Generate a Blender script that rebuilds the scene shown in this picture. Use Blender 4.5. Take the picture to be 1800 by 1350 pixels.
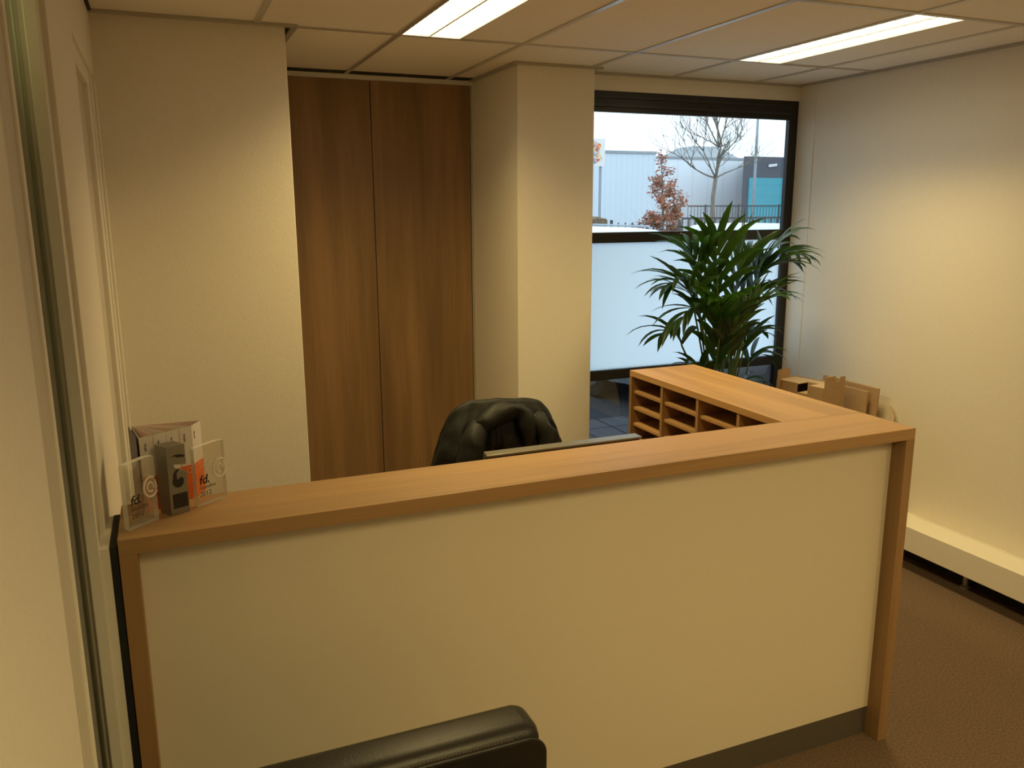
import bpy, bmesh, math, random
from mathutils import Vector, Matrix, noise
C = bpy.context.scene.collection
for o in list(bpy.data.objects): bpy.data.objects.remove(o)
R = math.radians
PI = math.pi
# ---------------------------------------------------------------- camera
cam_d = bpy.data.cameras.new('camera'); cam = bpy.data.objects.new('camera', cam_d); C.objects.link(cam)
bpy.context.scene.camera = cam
cam_d.sensor_fit = 'HORIZONTAL'; cam_d.sensor_width = 36.0; cam_d.lens = 1455.03/1800*36.0
cam_d.clip_start = .02; cam_d.clip_end = 300
YAW, PITCH, ROLL = .3955, -.2088, -.0046
fw = Vector((math.sin(YAW)*math.cos(PITCH), math.cos(YAW)*math.cos(PITCH), math.sin(PITCH)))
rt = Vector((math.cos(YAW), -math.sin(YAW), 0)); up = rt.cross(fw)
r2 = math.cos(ROLL)*rt + math.sin(ROLL)*up; u2 = -math.sin(ROLL)*rt + math.cos(ROLL)*up
m = Matrix((r2, u2, -fw)).transposed().to_4x4(); m.translation = Vector((0, 0, 1.8305)); cam.matrix_world = m
# ---------------------------------------------------------------- sky, exposure
w = bpy.data.worlds.new('overcast'); bpy.context.scene.world = w; w.use_nodes = True
bg = w.node_tree.nodes['Background']; bg.inputs[0].default_value = (.76, .89, 1.0, 1); bg.inputs[1].default_value = 2.2
vs = bpy.context.scene.view_settings
vs.view_transform = 'Standard'; vs.look = 'None'; vs.exposure = 0; vs.gamma = 1; vs.use_curve_mapping = False
LAMPCOL = (1.0, .74, .275)
WATTS = {(0, 0): 17, (3, 0): 12.5, (0, 3): 30, (3, 3): 14}   # by ceiling cell: two lamps in view, two added behind the viewer for fill
# ---------------------------------------------------------------- materials
def newmat(name):
    m = bpy.data.materials.new(name); m.use_nodes = True; nt = m.node_tree
    return m, nt, nt.nodes['Principled BSDF']
def N(nt, t, **kw):
    n = nt.nodes.new(t)
    for k, v in kw.items(): setattr(n, k, v)
    return n
def coords(nt, scale):
    tc = N(nt, 'ShaderNodeTexCoord'); mp = N(nt, 'ShaderNodeMapping'); mp.inputs['Scale'].default_value = scale
    nt.links.new(tc.outputs['Object'], mp.inputs[0]); return mp.outputs[0]
def noisetex(nt, vec, scale, detail=4, rough=.6, dist=0):
    n = N(nt, 'ShaderNodeTexNoise'); n.inputs['Scale'].default_value = scale; n.inputs['Detail'].default_value = detail
    n.inputs['Roughness'].default_value = rough; n.inputs['Distortion'].default_value = dist
    nt.links.new(vec, n.inputs['Vector']); return n.outputs['Fac']
def ramp(nt, fac, stops):
    r = N(nt, 'ShaderNodeValToRGB'); e = r.color_ramp.elements
    while len(e) < len(stops): e.new(.5)
    for i, (p, c) in enumerate(stops): e[i].position = p; e[i].color = (*c, 1)
    nt.links.new(fac, r.inputs[0]); return r.outputs[0]
def bump(nt, fac, bsdf, strength, dist=.002):
    b = N(nt, 'ShaderNodeBump'); b.inputs['Strength'].default_value = strength; b.inputs['Distance'].default_value = dist
    nt.links.new(fac, b.inputs['Height']); nt.links.new(b.outputs[0], bsdf.inputs['Normal'])
def mix(c, k): return tuple(x*k for x in c)
def speckle(name, col, var=.12, scale=60, rough=.8, bmp=.2, metal=0, vscale=(1, 1, 1), bscale=None, spec=.5):
    m, nt, b = newmat(name)
    v = coords(nt, vscale); f = noisetex(nt, v, scale)
    nt.links.new(ramp(nt, f, [(.3, mix(col, 1-var)), (.7, mix(col, 1+var))]), b.inputs['Base Color'])
    b.inputs['Roughness'].default_value = rough; b.inputs['Metallic'].default_value = metal
    b.inputs['Specular IOR Level'].default_value = spec
    if bmp: bump(nt, noisetex(nt, v, bscale or scale*2), b, bmp)
    return m
def wood(name, col, axis, rough=.42, contrast=.22):
    m, nt, b = newmat(name)
    s = [22, 22, 22]; s[axis] = 1.1
    v = coords(nt, tuple(s)); f1 = noisetex(nt, v, 1.0, 5, .6, .6)
    s2 = [160, 160, 160]; s2[axis] = 4
    f2 = noisetex(nt, coords(nt, tuple(s2)), 1.0, 3, .7)
    s3 = [5, 5, 5]; s3[axis] = .35
    f3 = noisetex(nt, coords(nt, tuple(s3)), 1.0, 2, .5, .4)
    a = N(nt, 'ShaderNodeMath', operation='MULTIPLY_ADD'); nt.links.new(f1, a.inputs[0]); a.inputs[1].default_value = .5
    nt.links.new(f3, a.inputs[2])
    c = N(nt, 'ShaderNodeMath', operation='MULTIPLY_ADD'); nt.links.new(f2, c.inputs[0]); c.inputs[1].default_value = .25
    nt.links.new(a.outputs[0], c.inputs[2])
    rr = ramp(nt, c.outputs[0], [(.6, mix(col, 1-contrast)), (.86, col), (1.0, mix(col, 1+contrast))])
    nt.links.new(rr, b.inputs['Base Color']); b.inputs['Roughness'].default_value = rough
    bump(nt, f2, b, .05)
    return m
M = {}
M['wall'] = speckle('wall_paint', (.80, .75, .66), .02, 90, .85, .35, bscale=170)
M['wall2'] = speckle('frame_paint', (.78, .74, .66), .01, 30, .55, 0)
M['shadedpaint'] = speckle('recess_shaded_paint', (.60, .55, .47), .01, 30, .5, 0)  # frame paint made darker: the shade of the recesses put into the colour
M['ceil'] = speckle('ceiling_tile', (.90, .85, .78), .06, 300, .95, .3)
M['bar'] = speckle('ceiling_rail', (.62, .60, .57), .02, 20, .28, 0, metal=.5)
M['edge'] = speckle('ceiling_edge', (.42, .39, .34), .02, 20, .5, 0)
M['carpet'] = speckle('carpet', (.155, .105, .072), .34, 130, .97, .9, bscale=220, spec=.1)
M['wood_x'] = wood('oak_laminate_x', (.40, .235, .105), 0, .5)
M['wood_y'] = wood('oak_laminate_y', (.40, .235, .105), 1, .5)
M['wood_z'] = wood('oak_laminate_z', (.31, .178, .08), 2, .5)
M['door'] = wood('cupboard_laminate', (.26, .15, .068), 2, .5, .3)
M['panel'] = speckle('counter_panel', (.78, .70, .565), .01, 30, .5, 0)
M['plinth'] = speckle('brushed_plinth', (.20, .18, .16), .06, 60, .4, 0, metal=.6)
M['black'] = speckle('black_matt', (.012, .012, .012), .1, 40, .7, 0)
M['blackplastic'] = speckle('black_plastic', (.02, .02, .021), .1, 40, .4, 0)
M['frame'] = speckle('window_frame', (.010, .009, .010), .1, 40, .38, 0)
M['leather'] = speckle('black_leather', (.013, .011, .010), .2, 50, .38, .25, bscale=260, spec=.4)
M['thread'] = speckle('thread', (.10, .085, .07), .1, 200, .6, 0)
M['fabric'] = speckle('jacket_cloth', (.011, .012, .012), .25, 30, .62, .5, bscale=55, spec=.3)
M['mesh'] = speckle('chair_fabric', (.02, .02, .022), .2, 200, .85, .4)
M['rad'] = speckle('radiator_enamel', (.80, .76, .68), .01, 20, .38, 0)
M['silver'] = speckle('silver', (.55, .54, .50), .04, 80, .33, 0, metal=.85)
M['steel'] = speckle('satin_steel', (.27, .26, .23), .06, 200, .38, 0, metal=.8)
M['card'] = speckle('cardboard', (.40, .26, .14), .08, 30, .85, .1, vscale=(1, 1, 8))
M['card2'] = speckle('cardboard_inside', (.52, .38, .24), .05, 30, .85, 0)
M['paleboard'] = speckle('pale_board', (.66, .58, .45), .02, 30, .5, 0)
M['paper'] = speckle('white_paper', (.80, .77, .74), .02, 60, .7, 0)
M['pink'] = speckle('paper_inner', (.72, .52, .45), .03, 60, .8, 0)
M['orange'] = speckle('orange_print', (.85, .17, .02), .03, 60, .6, 0)
M['purple'] = speckle('dark_purple_print', (.06, .035, .07), .1, 40, .5, 0)
M['ink'] = speckle('ink', (.015, .012, .012), .05, 40, .5, 0)
M['inkgrey'] = speckle('ink_grey', (.07, .055, .045), .05, 40, .5, 0)
M['stem'] = speckle('palm_stem', (.09, .16, .04), .2, 40, .5, 0)
M['terracotta'] = speckle('pot_glaze', (.055, .05, .05), .1, 30, .4, 0)
M['soil'] = speckle('soil', (.05, .03, .02), .4, 80, 1, .6)
M['asphalt'] = speckle('asphalt', (.16, .16, .165), .15, 30, .9, .3)
M['bark'] = speckle('bark', (.19, .17, .135), .25, 12, .9, .4, vscale=(1, 1, .3))
M['brownleaf'] = speckle('withered_leaves', (.34, .13, .075), .35, 3, .8, 0)
M['hedge'] = speckle('hedge', (.17, .12, .07), .4, 12, .9, 0)
M['fence'] = speckle('fence_metal', (.03, .035, .045), .1, 20, .5, 0)
M['carpaint'] = speckle('car_silver', (.62, .65, .68), .02, 20, .22, 0, metal=.25)
M['carglass'] = speckle('car_glass', (.03, .035, .04), .05, 20, .08, 0)
M['tyre'] = speckle('tyre', (.02, .02, .02), .1, 40, .8, 0)
M['redlens'] = speckle('red_lens', (.45, .02, .02), .05, 40, .25, 0)
M['lens'] = speckle('lamp_lens', (.7, .72, .75), .03, 40, .12, 0)
M['darkclad'] = speckle('dark_cladding', (.075, .085, .11), .08, 2, .7, 0)
M['teal'] = speckle('teal_door', (.055, .36, .44), .04, 2, .5, 0)
M['farroof'] = speckle('far_roof', (.33, .36, .38), .1, 2, .8, 0)
M['galv'] = speckle('galvanised', (.30, .34, .38), .05, 5, .5, 0)
def cladding(name, col, pitch, axis=0, dark=.75):
    m, nt, b = newmat(name)
    wv = N(nt, 'ShaderNodeTexWave', wave_type='BANDS', bands_direction='XYZ'[axis], wave_profile='SAW')
    tc = N(nt, 'ShaderNodeTexCoord'); nt.links.new(tc.outputs['Object'], wv.inputs['Vector'])
    wv.inputs['Scale'].default_value = .314/pitch
    nt.links.new(ramp(nt, wv.outputs['Fac'], [(0, mix(col, dark)), (.16, col), (.9, col)]), b.inputs['Base Color'])
    b.inputs['Roughness'].default_value = .6
    return m
M['clad1'] = cladding('ribbed_cladding', (.64, .72, .78), .33, 0, .86)
M['clad2'] = cladding('white_panel_cladding', (.84, .88, .92), 1.1, 0, .88)
M['tealdoor'] = cladding('teal_roller_door', (.05, .35, .43), .6, 2, .85)
def leafmat():
    m, nt, b = newmat('palm_leaf')
    v = coords(nt, (1, 1, 1)); f = noisetex(nt, v, 7)
    col = ramp(nt, f, [(.3, (.008, .026, .009)), (.7, (.026, .062, .013))])
    nt.links.new(col, b.inputs['Base Color']); b.inputs['Roughness'].default_value = .32
    tr = N(nt, 'ShaderNodeBsdfTranslucent'); nt.links.new(ramp(nt, f, [(.3, (.03, .10, .008)), (.7, (.07, .20, .012))]), tr.inputs[0])
    mx = N(nt, 'ShaderNodeMixShader'); mx.inputs[0].default_value = .25
    nt.links.new(b.outputs[0], mx.inputs[1]); nt.links.new(tr.outputs[0], mx.inputs[2])
    nt.links.new(mx.outputs[0], nt.nodes['Material Output'].inputs[0]); return m
M['leaf'] = leafmat()
def glass(name, tint, refl, rough=.0):
    m, nt, b = newmat(name); nt.nodes.remove(b)
    t = N(nt, 'ShaderNodeBsdfTransparent'); t.inputs[0].default_value = (*tint, 1)
    g = N(nt, 'ShaderNodeBsdfGlossy'); g.inputs['Roughness'].default_value = rough
    lw = N(nt, 'ShaderNodeFresnel'); lw.inputs['IOR'].default_value = 1.5
    mul = N(nt, 'ShaderNodeMath', operation='MULTIPLY'); mul.inputs[1].default_value = refl; nt.links.new(lw.outputs[0], mul.inputs[0])
    mx = N(nt, 'ShaderNodeMixShader'); nt.links.new(mul.outputs[0], mx.inputs[0])
    nt.links.new(t.outputs[0], mx.inputs[1]); nt.links.new(g.outputs[0], mx.inputs[2])
    nt.links.new(mx.outputs[0], nt.nodes['Material Output'].inputs[0]); return m
M['glass'] = glass('clear_glass', (.93, .96, .97), .8)
M['glasslow'] = glass('lower_glass', (.40, .42, .44), 1.0)
M['partglass'] = glass('partition_glass', (.80, .86, .78), 1.0)
M['acryl'] = glass('acrylic', (.97, .97, .95), .7)
def frosted(name, col, k, tcol):
    m, nt, b = newmat(name)
    b.inputs['Base Color'].default_value = (*col, 1); b.inputs['Roughness'].default_value = .6
    t = N(nt, 'ShaderNodeBsdfTranslucent'); t.inputs[0].default_value = (*tcol, 1)
    mx = N(nt, 'ShaderNodeMixShader'); mx.inputs[0].default_value = k
    nt.links.new(b.outputs[0], mx.inputs[1]); nt.links.new(t.outputs[0], mx.inputs[2])
    nt.links.new(mx.outputs[0], nt.nodes['Material Output'].inputs[0]); return m
M['frost'] = frosted('frosted_film', (.6, .6, .62), .88, (.86, .95, 1.0))
def acryl_edge():
    m, nt, b = newmat('acrylic_edge')
    b.inputs['Base Color'].default_value = (.95, .93, .86, 1); b.inputs['Roughness'].default_value = .15
    t = N(nt, 'ShaderNodeBsdfTransparent'); mx = N(nt, 'ShaderNodeMixShader'); mx.inputs[0].default_value = .35
    nt.links.new(b.outputs[0], mx.inputs[1]); nt.links.new(t.outputs[0], mx.inputs[2])
    nt.links.new(mx.outputs[0], nt.nodes['Material Output'].inputs[0]); return m
M['acryledge'] = acryl_edge()
def emis(name, col, s):
    m, nt, b = newmat(name); nt.nodes.remove(b); e = N(nt, 'ShaderNodeEmission')
    e.inputs[0].default_value = (*col, 1); e.inputs[1].default_value = s
    nt.links.new(e.outputs[0], nt.nodes['Material Output'].inputs[0]); return m
M['lamp'] = emis('lit_lamp_diffuser', (1.0, .90, .62), 5.0)
def poster():
    m, nt, b = newmat('colour_splash_print')
    v = coords(nt, (1, 1, 1))
    f = noisetex(nt, v, 3.2, 3, .7, 1.5)
    c = ramp(nt, f, [(0, (.03, .25, .30)), (.40, (.75, .12, .12)), (.47, (.85, .50, .05)), (.52, (.85, .85, .8)), (.56, (.05, .35, .5)), (.62, (.7, .08, .1)), (.7, (.03, .12, .2))])
    nt.nodes[-1].color_ramp.interpolation = 'CONSTANT'
    nt.links.new(c, b.inputs['Base Color']); return m
M['poster'] = poster()
def tiles():
    m, nt, b = newmat('paving')
    br = N(nt, 'ShaderNodeTexBrick'); nt.links.new(coords(nt, (1, 1, 1)), br.inputs['Vector'])
    br.offset = 0; br.inputs['Scale'].default_value = 1; br.inputs['Brick Width'].default_value = .3; br.inputs['Row Height'].default_value = .3
    br.inputs['Mortar Size'].default_value = .008
    br.inputs['Color1'].default_value = (.30, .30, .31, 1); br.inputs['Color2'].default_value = (.25, .25, .26, 1); br.inputs['Mortar'].default_value = (.06, .06, .06, 1)
    nt.links.new(br.outputs[0], b.inputs['Base Color']); b.inputs['Roughness'].default_value = .8; return m
M['paving'] = tiles()
# ---------------------------------------------------------------- mesh helpers
class MB:
    def __init__(s): s.bm = bmesh.new()
    def box(s, x0, x1, y0, y1, z0, z1, mi=0):
        v = [s.bm.verts.new(p) for p in ((x0,y0,z0),(x1,y0,z0),(x1,y1,z0),(x0,y1,z0),(x0,y0,z1),(x1,y0,z1),(x1,y1,z1),(x0,y1,z1))]
        for f in ((3,2,1,0),(4,5,6,7),(0,1,5,4),(1,2,6,5),(2,3,7,6),(3,0,4,7)):
            s.bm.faces.new([v[i] for i in f]).material_index = mi
        return s
    def prism(s, pts, vec, mi=0, smi=None):
        a = [s.bm.verts.new(p) for p in pts]; vec = Vector(vec)
        b = [s.bm.verts.new(Vector(p)+vec) for p in pts]
        n = len(pts)
        s.bm.faces.new(a[::-1]).material_index = mi; s.bm.faces.new(b).material_index = mi
        for i in range(n):
            s.bm.faces.new((a[i], a[(i+1) % n], b[(i+1) % n], b[i])).material_index = mi if smi is None else smi
        return s
    def tube(s, pts, rad, n=8, mi=0):
        pts = [Vector(p) for p in pts]
        if not isinstance(rad, (list, tuple)): rad = [rad]*len(pts)
        prev = None; nrm = None
        for i, p in enumerate(pts):
            d = (pts[min(i+1, len(pts)-1)]-pts[max(i-1, 0)]).normalized()
            if nrm is None: nrm = d.orthogonal().normalized()
            else:
                nrm = nrm - d*nrm.dot(d)
                nrm = nrm.normalized() if nrm.length > 1e-6 else d.orthogonal().normalized()
            bn = d.cross(nrm)
            ring = [s.bm.verts.new(p+(nrm*math.cos(2*PI*k/n)+bn*math.sin(2*PI*k/n))*rad[i]) for k in range(n)]
            if prev:
                for k in range(n): s.bm.faces.new((prev[k], prev[(k+1) % n], ring[(k+1) % n], ring[k])).material_index = mi
            else: s.bm.faces.new(ring[::-1]).material_index = mi
            prev = ring
        s.bm.faces.new(prev).material_index = mi
        return s
    def lathe(s, c, prof, n=24, mi=0):
        rings = []
        for r, z in prof: rings.append([s.bm.verts.new((c[0]+r*math.cos(2*PI*k/n), c[1]+r*math.sin(2*PI*k/n), c[2]+z)) for k in range(n)])
        for a, b in zip(rings, rings[1:]):
            for k in range(n): s.bm.faces.new((a[k], a[(k+1) % n], b[(k+1) % n], b[k])).material_index = mi
        s.bm.faces.new(rings[0][::-1]).material_index = mi; s.bm.faces.new(rings[-1]).material_index = mi
        return s
    def loft(s, rings, mi=0, caps=True, closed=True):
        rs = [[s.bm.verts.new(p) for p in r] for r in rings]; n = len(rs[0])
        for a, b in zip(rs, rs[1:]):
            for k in range(n if closed else n-1): s.bm.faces.new((a[k], a[(k+1) % n], b[(k+1) % n], b[k])).material_index = mi
        if caps and closed: s.bm.faces.new(rs[0][::-1]).material_index = mi; s.bm.faces.new(rs[-1]).material_index = mi
        return s
    def rbox(s, x0, x1, y0, y1, z0, z1, r, n=4, mi=0):
        b2 = bmesh.new(); vs_ = [b2.verts.new(p) for p in ((x0,y0,z0),(x1,y0,z0),(x1,y1,z0),(x0,y1,z0),(x0,y0,z1),(x1,y0,z1),(x1,y1,z1),(x0,y1,z1))]
        for f in ((3,2,1,0),(4,5,6,7),(0,1,5,4),(1,2,6,5),(2,3,7,6),(3,0,4,7)): b2.faces.new([vs_[i] for i in f])
        bmesh.ops.bevel(b2, geom=b2.edges[:], offset=r, segments=n, profile=.5, affect='EDGES')
        for f in b2.faces: f.material_index = mi
        me = bpy.data.meshes.new('t'); b2.to_mesh(me); b2.free(); s.bm.from_mesh(me); bpy.data.meshes.remove(me)
        return s
    def build(s, name, mats, parent=None, smooth=False, bevel=0, loc=None):
        bmesh.ops.recalc_face_normals(s.bm, faces=s.bm.faces)
        me = bpy.data.meshes.new(name)
        if loc is not None: bmesh.ops.translate(s.bm, verts=s.bm.verts, vec=-Vector(loc))
        s.bm.to_mesh(me); s.bm.free()
        o = bpy.data.objects.new(name, me); C.objects.link(o)
        if loc is not None: o.location = loc
        for mt in (mats if isinstance(mats, (list, tuple)) else [mats]): me.materials.append(mt if not isinstance(mt, str) else M[mt])
        if smooth:
            for p in me.polygons: p.use_smooth = True
        if parent:
            o.parent = parent
            o.location = (Vector(loc) if loc is not None else Vector((0, 0, 0)))
            o.matrix_parent_inverse = parent.matrix_basis.inverted()
        if bevel:
            b = o.modifiers.new('bevel', 'BEVEL'); b.width = bevel; b.segments = 2; b.limit_method = 'ANGLE'
        return o
def tag(o, label, cat, group=None, kind=None):
    o['label'] = label; o['category'] = cat
    if group: o['group'] = group
    if kind: o['kind'] = kind
    return o
def thing(name, loc, label, cat, group=None, rz=0):
    o = bpy.data.objects.new(name, None); C.objects.link(o); o.location = loc; o.rotation_euler = (0, 0, rz)
    o.empty_display_size = .05
    return tag(o, label, cat, group)
def struct(o, label=None):
    o['kind'] = 'structure'
    if label: o['label'] = label
    return o
def text(s, size, mat, parent, origin, xdir, ydir, name='lettering', shear=0, bold=0):
    c = bpy.data.curves.new('t', 'FONT'); c.body = s; c.size = size; c.extrude = .0002; c.shear = shear; c.offset = bold
    t = bpy.data.objects.new('t', c); C.objects.link(t)
    dg = bpy.context.evaluated_depsgraph_get(); me = bpy.data.meshes.new_from_object(t.evaluated_get(dg))
    bpy.data.objects.remove(t)
    x = Vector(xdir).normalized(); y = Vector(ydir).normalized(); z = x.cross(y)
    mm = Matrix((x, y, z)).transposed().to_4x4(); mm.translation = Vector(origin); me.transform(mm)
    o = bpy.data.objects.new(name, me); C.objects.link(o); me.materials.clear(); me.materials.append(M[mat])
    o.parent = parent; o.matrix_parent_inverse = parent.matrix_basis.inverted()
    return o
# ---------------------------------------------------------------- room shell
H = 2.532; XL = -.1715; XW = 3.5485; YB = 4.0726; YN = 4.5931; YBACK = -2.4
XC1, XC2, YC = 1.679, 2.108, 3.936; XP, YP = .515, 3.515
struct(MB().box(XL-1.3, XW+.2, YBACK-.2, YN+.3, -.1, 0).build('floor', 'carpet'), 'brown carpet floor')
# left wall: solid piers round a glazed partition and a door recess
b = MB()
b.box(XL-.1, XL, YBACK, 1.253, 0, H); b.box(XL-.1, XL, 1.984, 2.624, 0, H)
b.box(XL-.1, XL, 2.624, 3.458, 2.297, H); b.box(XL-.1, XL, 3.458, YP+.05, 0, H)
b.box(XL-.1, XL, 1.253, 1.984, 2.50, H)
struct(b.build('wall_left', 'wall', bevel=.002), 'cream plaster wall on the left')
b = MB()   # dim passage behind the glazed partition
b.box(-1.25, -1.2, .2, 3.0, 0, H); b.box(-1.2, XL-.1, .15, .2, 0, H); b.box(-1.2, XL-.1, 3.0, 3.05, 0, H)
struct(b.build('wall_passage', 'wall'), 'wall of the passage behind the glass partition')
struct(MB().box(-1.3, XL-.1, .1, 3.1, H, H+.05).build('ceiling_passage', 'ceil'), 'ceiling of the passage')
pt = thing('ceiling_light', (-.75, 1.7, H), 'round fill lamp added in the passage behind the glass partition, out of view', 'ceiling light')  # unseen lamp added to brighten what shows through the partition glass
MB().lathe((-.75, 1.7, H-.05), [(.10, 0), (.15, .02), (.15, .05)], 24).build('fill_lamp_shade', 'lamp', pt)
pd = bpy.data.lights.new('lamp_light', 'AREA'); pd.shape = 'DISK'; pd.size = .25; pd.energy = 3; pd.color = LAMPCOL
po = bpy.data.objects.new('lamp_light', pd); C.objects.link(po); po.parent = pt; po.location = (0, 0, -.06)
struct(MB().box(XW, XW+.2, YBACK, YB+.1, 0, H+.1).build('wall_right', 'wall'), 'cream wall on the right')
struct(MB().box(XL-.1, XW, YBACK-.2, YBACK, 0, H+.1).build('wall_rear', 'wall'), 'wall behind the viewer')
# back wall: pier, niche back, column, wall round the window
struct(MB().box(XL-.1, XP, YP, YN+.3, 0, H).build('wall_pier', 'wall', bevel=.003), 'cream wall pier left of the wooden cupboard')
struct(MB().prism([(XC1, YC, 0), (XC2, YC, 0), (XC2, YB+.1, 0), (XC2-.1, YB+.1, 0), (XC2-.1, YN+.3, 0), (XC1, YN+.3, 0)], (0, 0, H)).build('wall_column', 'wall', bevel=.003), 'cream column between cupboard and window')
struct(MB().box(XP, XC1, YN+.25, YN+.3, 0, H).build('wall_niche', 'wall'), 'back of the cupboard niche')
b = MB(); b.box(XC2, XW, YB, YB+.1, 2.442, H+.1); b.box(XC2, XW, YB, YB+.1, 0, .12)
struct(b.build('wall_back', 'wall'), 'wall strip over the window')
struct(MB().box(XW-.004, XW, 3.93, YB, .3, 2.44).build('trim_1', 'wall2'), 'smooth lining strip beside the window')
# ceiling of tiles with holes for the two (three) lamps
GX, GS, GY, GL, LW = .968, .5596, 3.506, 1.0678, .262
xs = sorted([XL-.1] + [GX+GS*k for k in range(-2, 5) if GX+GS*k > XL] + [GX+LW, GX+3*GS+LW, XW])
ys = [YN+.3] + [GY-GL*k for k in range(0, 6)]; ys = sorted([y for y in ys if y > YBACK]+[YBACK])
lamps = [(0, 0), (3, 0), (0, 3), (3, 3)]   # column, row of the lamp cells
def is_lamp(x, y):
    for k, r in lamps:
        if GX+GS*k < x < GX+GS*k+LW and GY-GL*(r+1) < y < GY-GL*r: return True
    return False
b = MB()
for xa, xb in zip(xs, xs[1:]):
    for ya, yb in zip(ys, ys[1:]):
        if not is_lamp((xa+xb)/2, (ya+yb)/2): b.box(xa, xb, ya, yb, H, H+.02)
struct(b.build('ceiling', 'ceil'), 'suspended ceiling of pale mineral tiles')
b = MB(); hw = .011
for k in range(-1, 5): b.box(GX+GS*k-hw, GX+GS*k+hw, YBACK, YN if GX+GS*k < XC1 else YB, H-.005, H+.001)
for y in ys[1:-1]: b.box(XL, XW, y-hw, y+hw, H-.0055, H+.001)
struct(b.build('trim_2', 'bar'), 'metal rails of the ceiling grid')
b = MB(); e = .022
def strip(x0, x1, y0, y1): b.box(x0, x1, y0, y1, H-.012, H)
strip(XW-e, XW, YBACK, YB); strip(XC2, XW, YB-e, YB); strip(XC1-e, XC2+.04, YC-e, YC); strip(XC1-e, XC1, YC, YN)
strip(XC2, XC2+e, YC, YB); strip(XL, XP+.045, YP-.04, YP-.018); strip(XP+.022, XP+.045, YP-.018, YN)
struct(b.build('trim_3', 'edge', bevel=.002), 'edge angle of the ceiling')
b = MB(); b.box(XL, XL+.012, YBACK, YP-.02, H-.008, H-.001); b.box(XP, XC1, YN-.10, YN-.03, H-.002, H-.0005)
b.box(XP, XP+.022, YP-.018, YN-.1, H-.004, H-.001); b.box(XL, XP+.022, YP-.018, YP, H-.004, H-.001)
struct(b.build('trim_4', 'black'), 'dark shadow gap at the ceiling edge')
# skirting
b = MB(); b.box(XW-.014, XW, YBACK, YB, 0, .06)
struct(b.build('baseboard_right', 'black'), 'dark skirting on the right wall')
# glazed partition in the left wall
def frame_rect(b, xa, xb, y0, y1, z0, z1, wd, wtop=None):
    wt = wtop or wd
    b.box(xa, xb, y0, y0+wd, z0, z1); b.box(xa, xb, y1-wd, y1, z0, z1)
    b.box(xa, xb, y0+wd, y1-wd, z0, z0+wt); b.box(xa, xb, y0+wd, y1-wd, z1-wt, z1)
b = MB(); frame_rect(b, XL-.08, XL-.011, 1.253, 1.984, 0, 2.5, .10); b.box(XL-.08, XL-.011, 1.353, 1.443, .1, 2.4)
wf = struct(b.build('window_2', 'shadedpaint', bevel=.003), 'painted frame of the glass partition')
b = MB(); frame_rect(b, XL-.03, XL-.006, 1.433, 1.894, .09, 2.41, .022); b.build('glazing_bead', 'wall2', wf, bevel=.002)
MB().box(XL-.045, XL-.039, 1.443, 1.884, .1, 2.4).build('pane', 'partglass', wf)
b = MB(); b.box(XL-.062, XL-.05, 1.60, 1.615, .1, 2.4)
for k in range(2): b.box(XL-.062, XL-.05, 1.443, 1.6, 1.18+.14*k*2, 1.20+.14*k*2)
b.build('glazing_bar', 'wall2', wf)
# door in the left wall, close to the pier
dd = struct(MB().box(XL-.06, XL-.024, 2.64, 3.20, .005, 2.24).build('door_1', 'shadedpaint', bevel=.003), 'white painted door beside the counter')
b = MB(); b.box(XL-.08, XL-.030, 2.624, 2.64, 0, 2.297); b.box(XL-.08, XL-.008, 3.20, 3.30, 0, 2.297); b.box(XL-.08, XL-.008, 2.70, 3.20, 2.24, 2.297)
b.box(XL-.08, XL-.003, 3.30, 3.36, 0, 2.297); b.box(XL-.08, XL-.012, 3.36, 3.40, 0, 2.297); b.box(XL-.08, XL+.004, 3.40, 3.458, 0, 2.30)
b.build('door_frame', 'wall2', dd, bevel=.002)
# ---------------------------------------------------------------- window
wn = MB()
WX0, WX1, WY0, WY1 = XC2, XW-.001, YB, YB+.034
fw_ = .062
wn.box(WX1-fw_, WX1, WY0, WY1, .12, 2.442); wn.box(WX0, WX0+fw_, WY0, WY1, .12, 2.442)
wn.box(WX0+fw_, WX1-fw_, WY0, WY1, 2.335, 2.442); wn.box(WX0+fw_, WX1-fw_, WY0, WY1, 1.642, 1.700)
wn.box(WX0+fw_, WX1-fw_, WY0, WY1, .868, .925); wn.box(WX0+fw_, WX1-fw_, WY0, WY1, .12, .19)
wo = struct(wn.build('window_1', 'frame', bevel=.003), 'dark aluminium window frame')
b = MB(); b.box(WX0+fw_, WX1-fw_, WY0-.012, WY0, 2.36, 2.375); b.box(WX0+fw_, WX1-fw_, WY0-.012, WY0, 2.405, 2.415)
b.build('vent_strip', 'blackplastic', wo)
xa, xb = WX0+fw_-.003, WX1-fw_+.003
MB().box(xa, xb, YB+.020, YB+.026, 1.698, 2.337).build('pane', 'glass', wo)
MB().box(xa, xb, YB+.020, YB+.026, .923, 1.644).build('frosted_pane', 'frost', wo)
MB().box(xa, xb, YB+.020, YB+.026, .188, .870).build('lower_pane', 'glasslow', wo)
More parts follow.
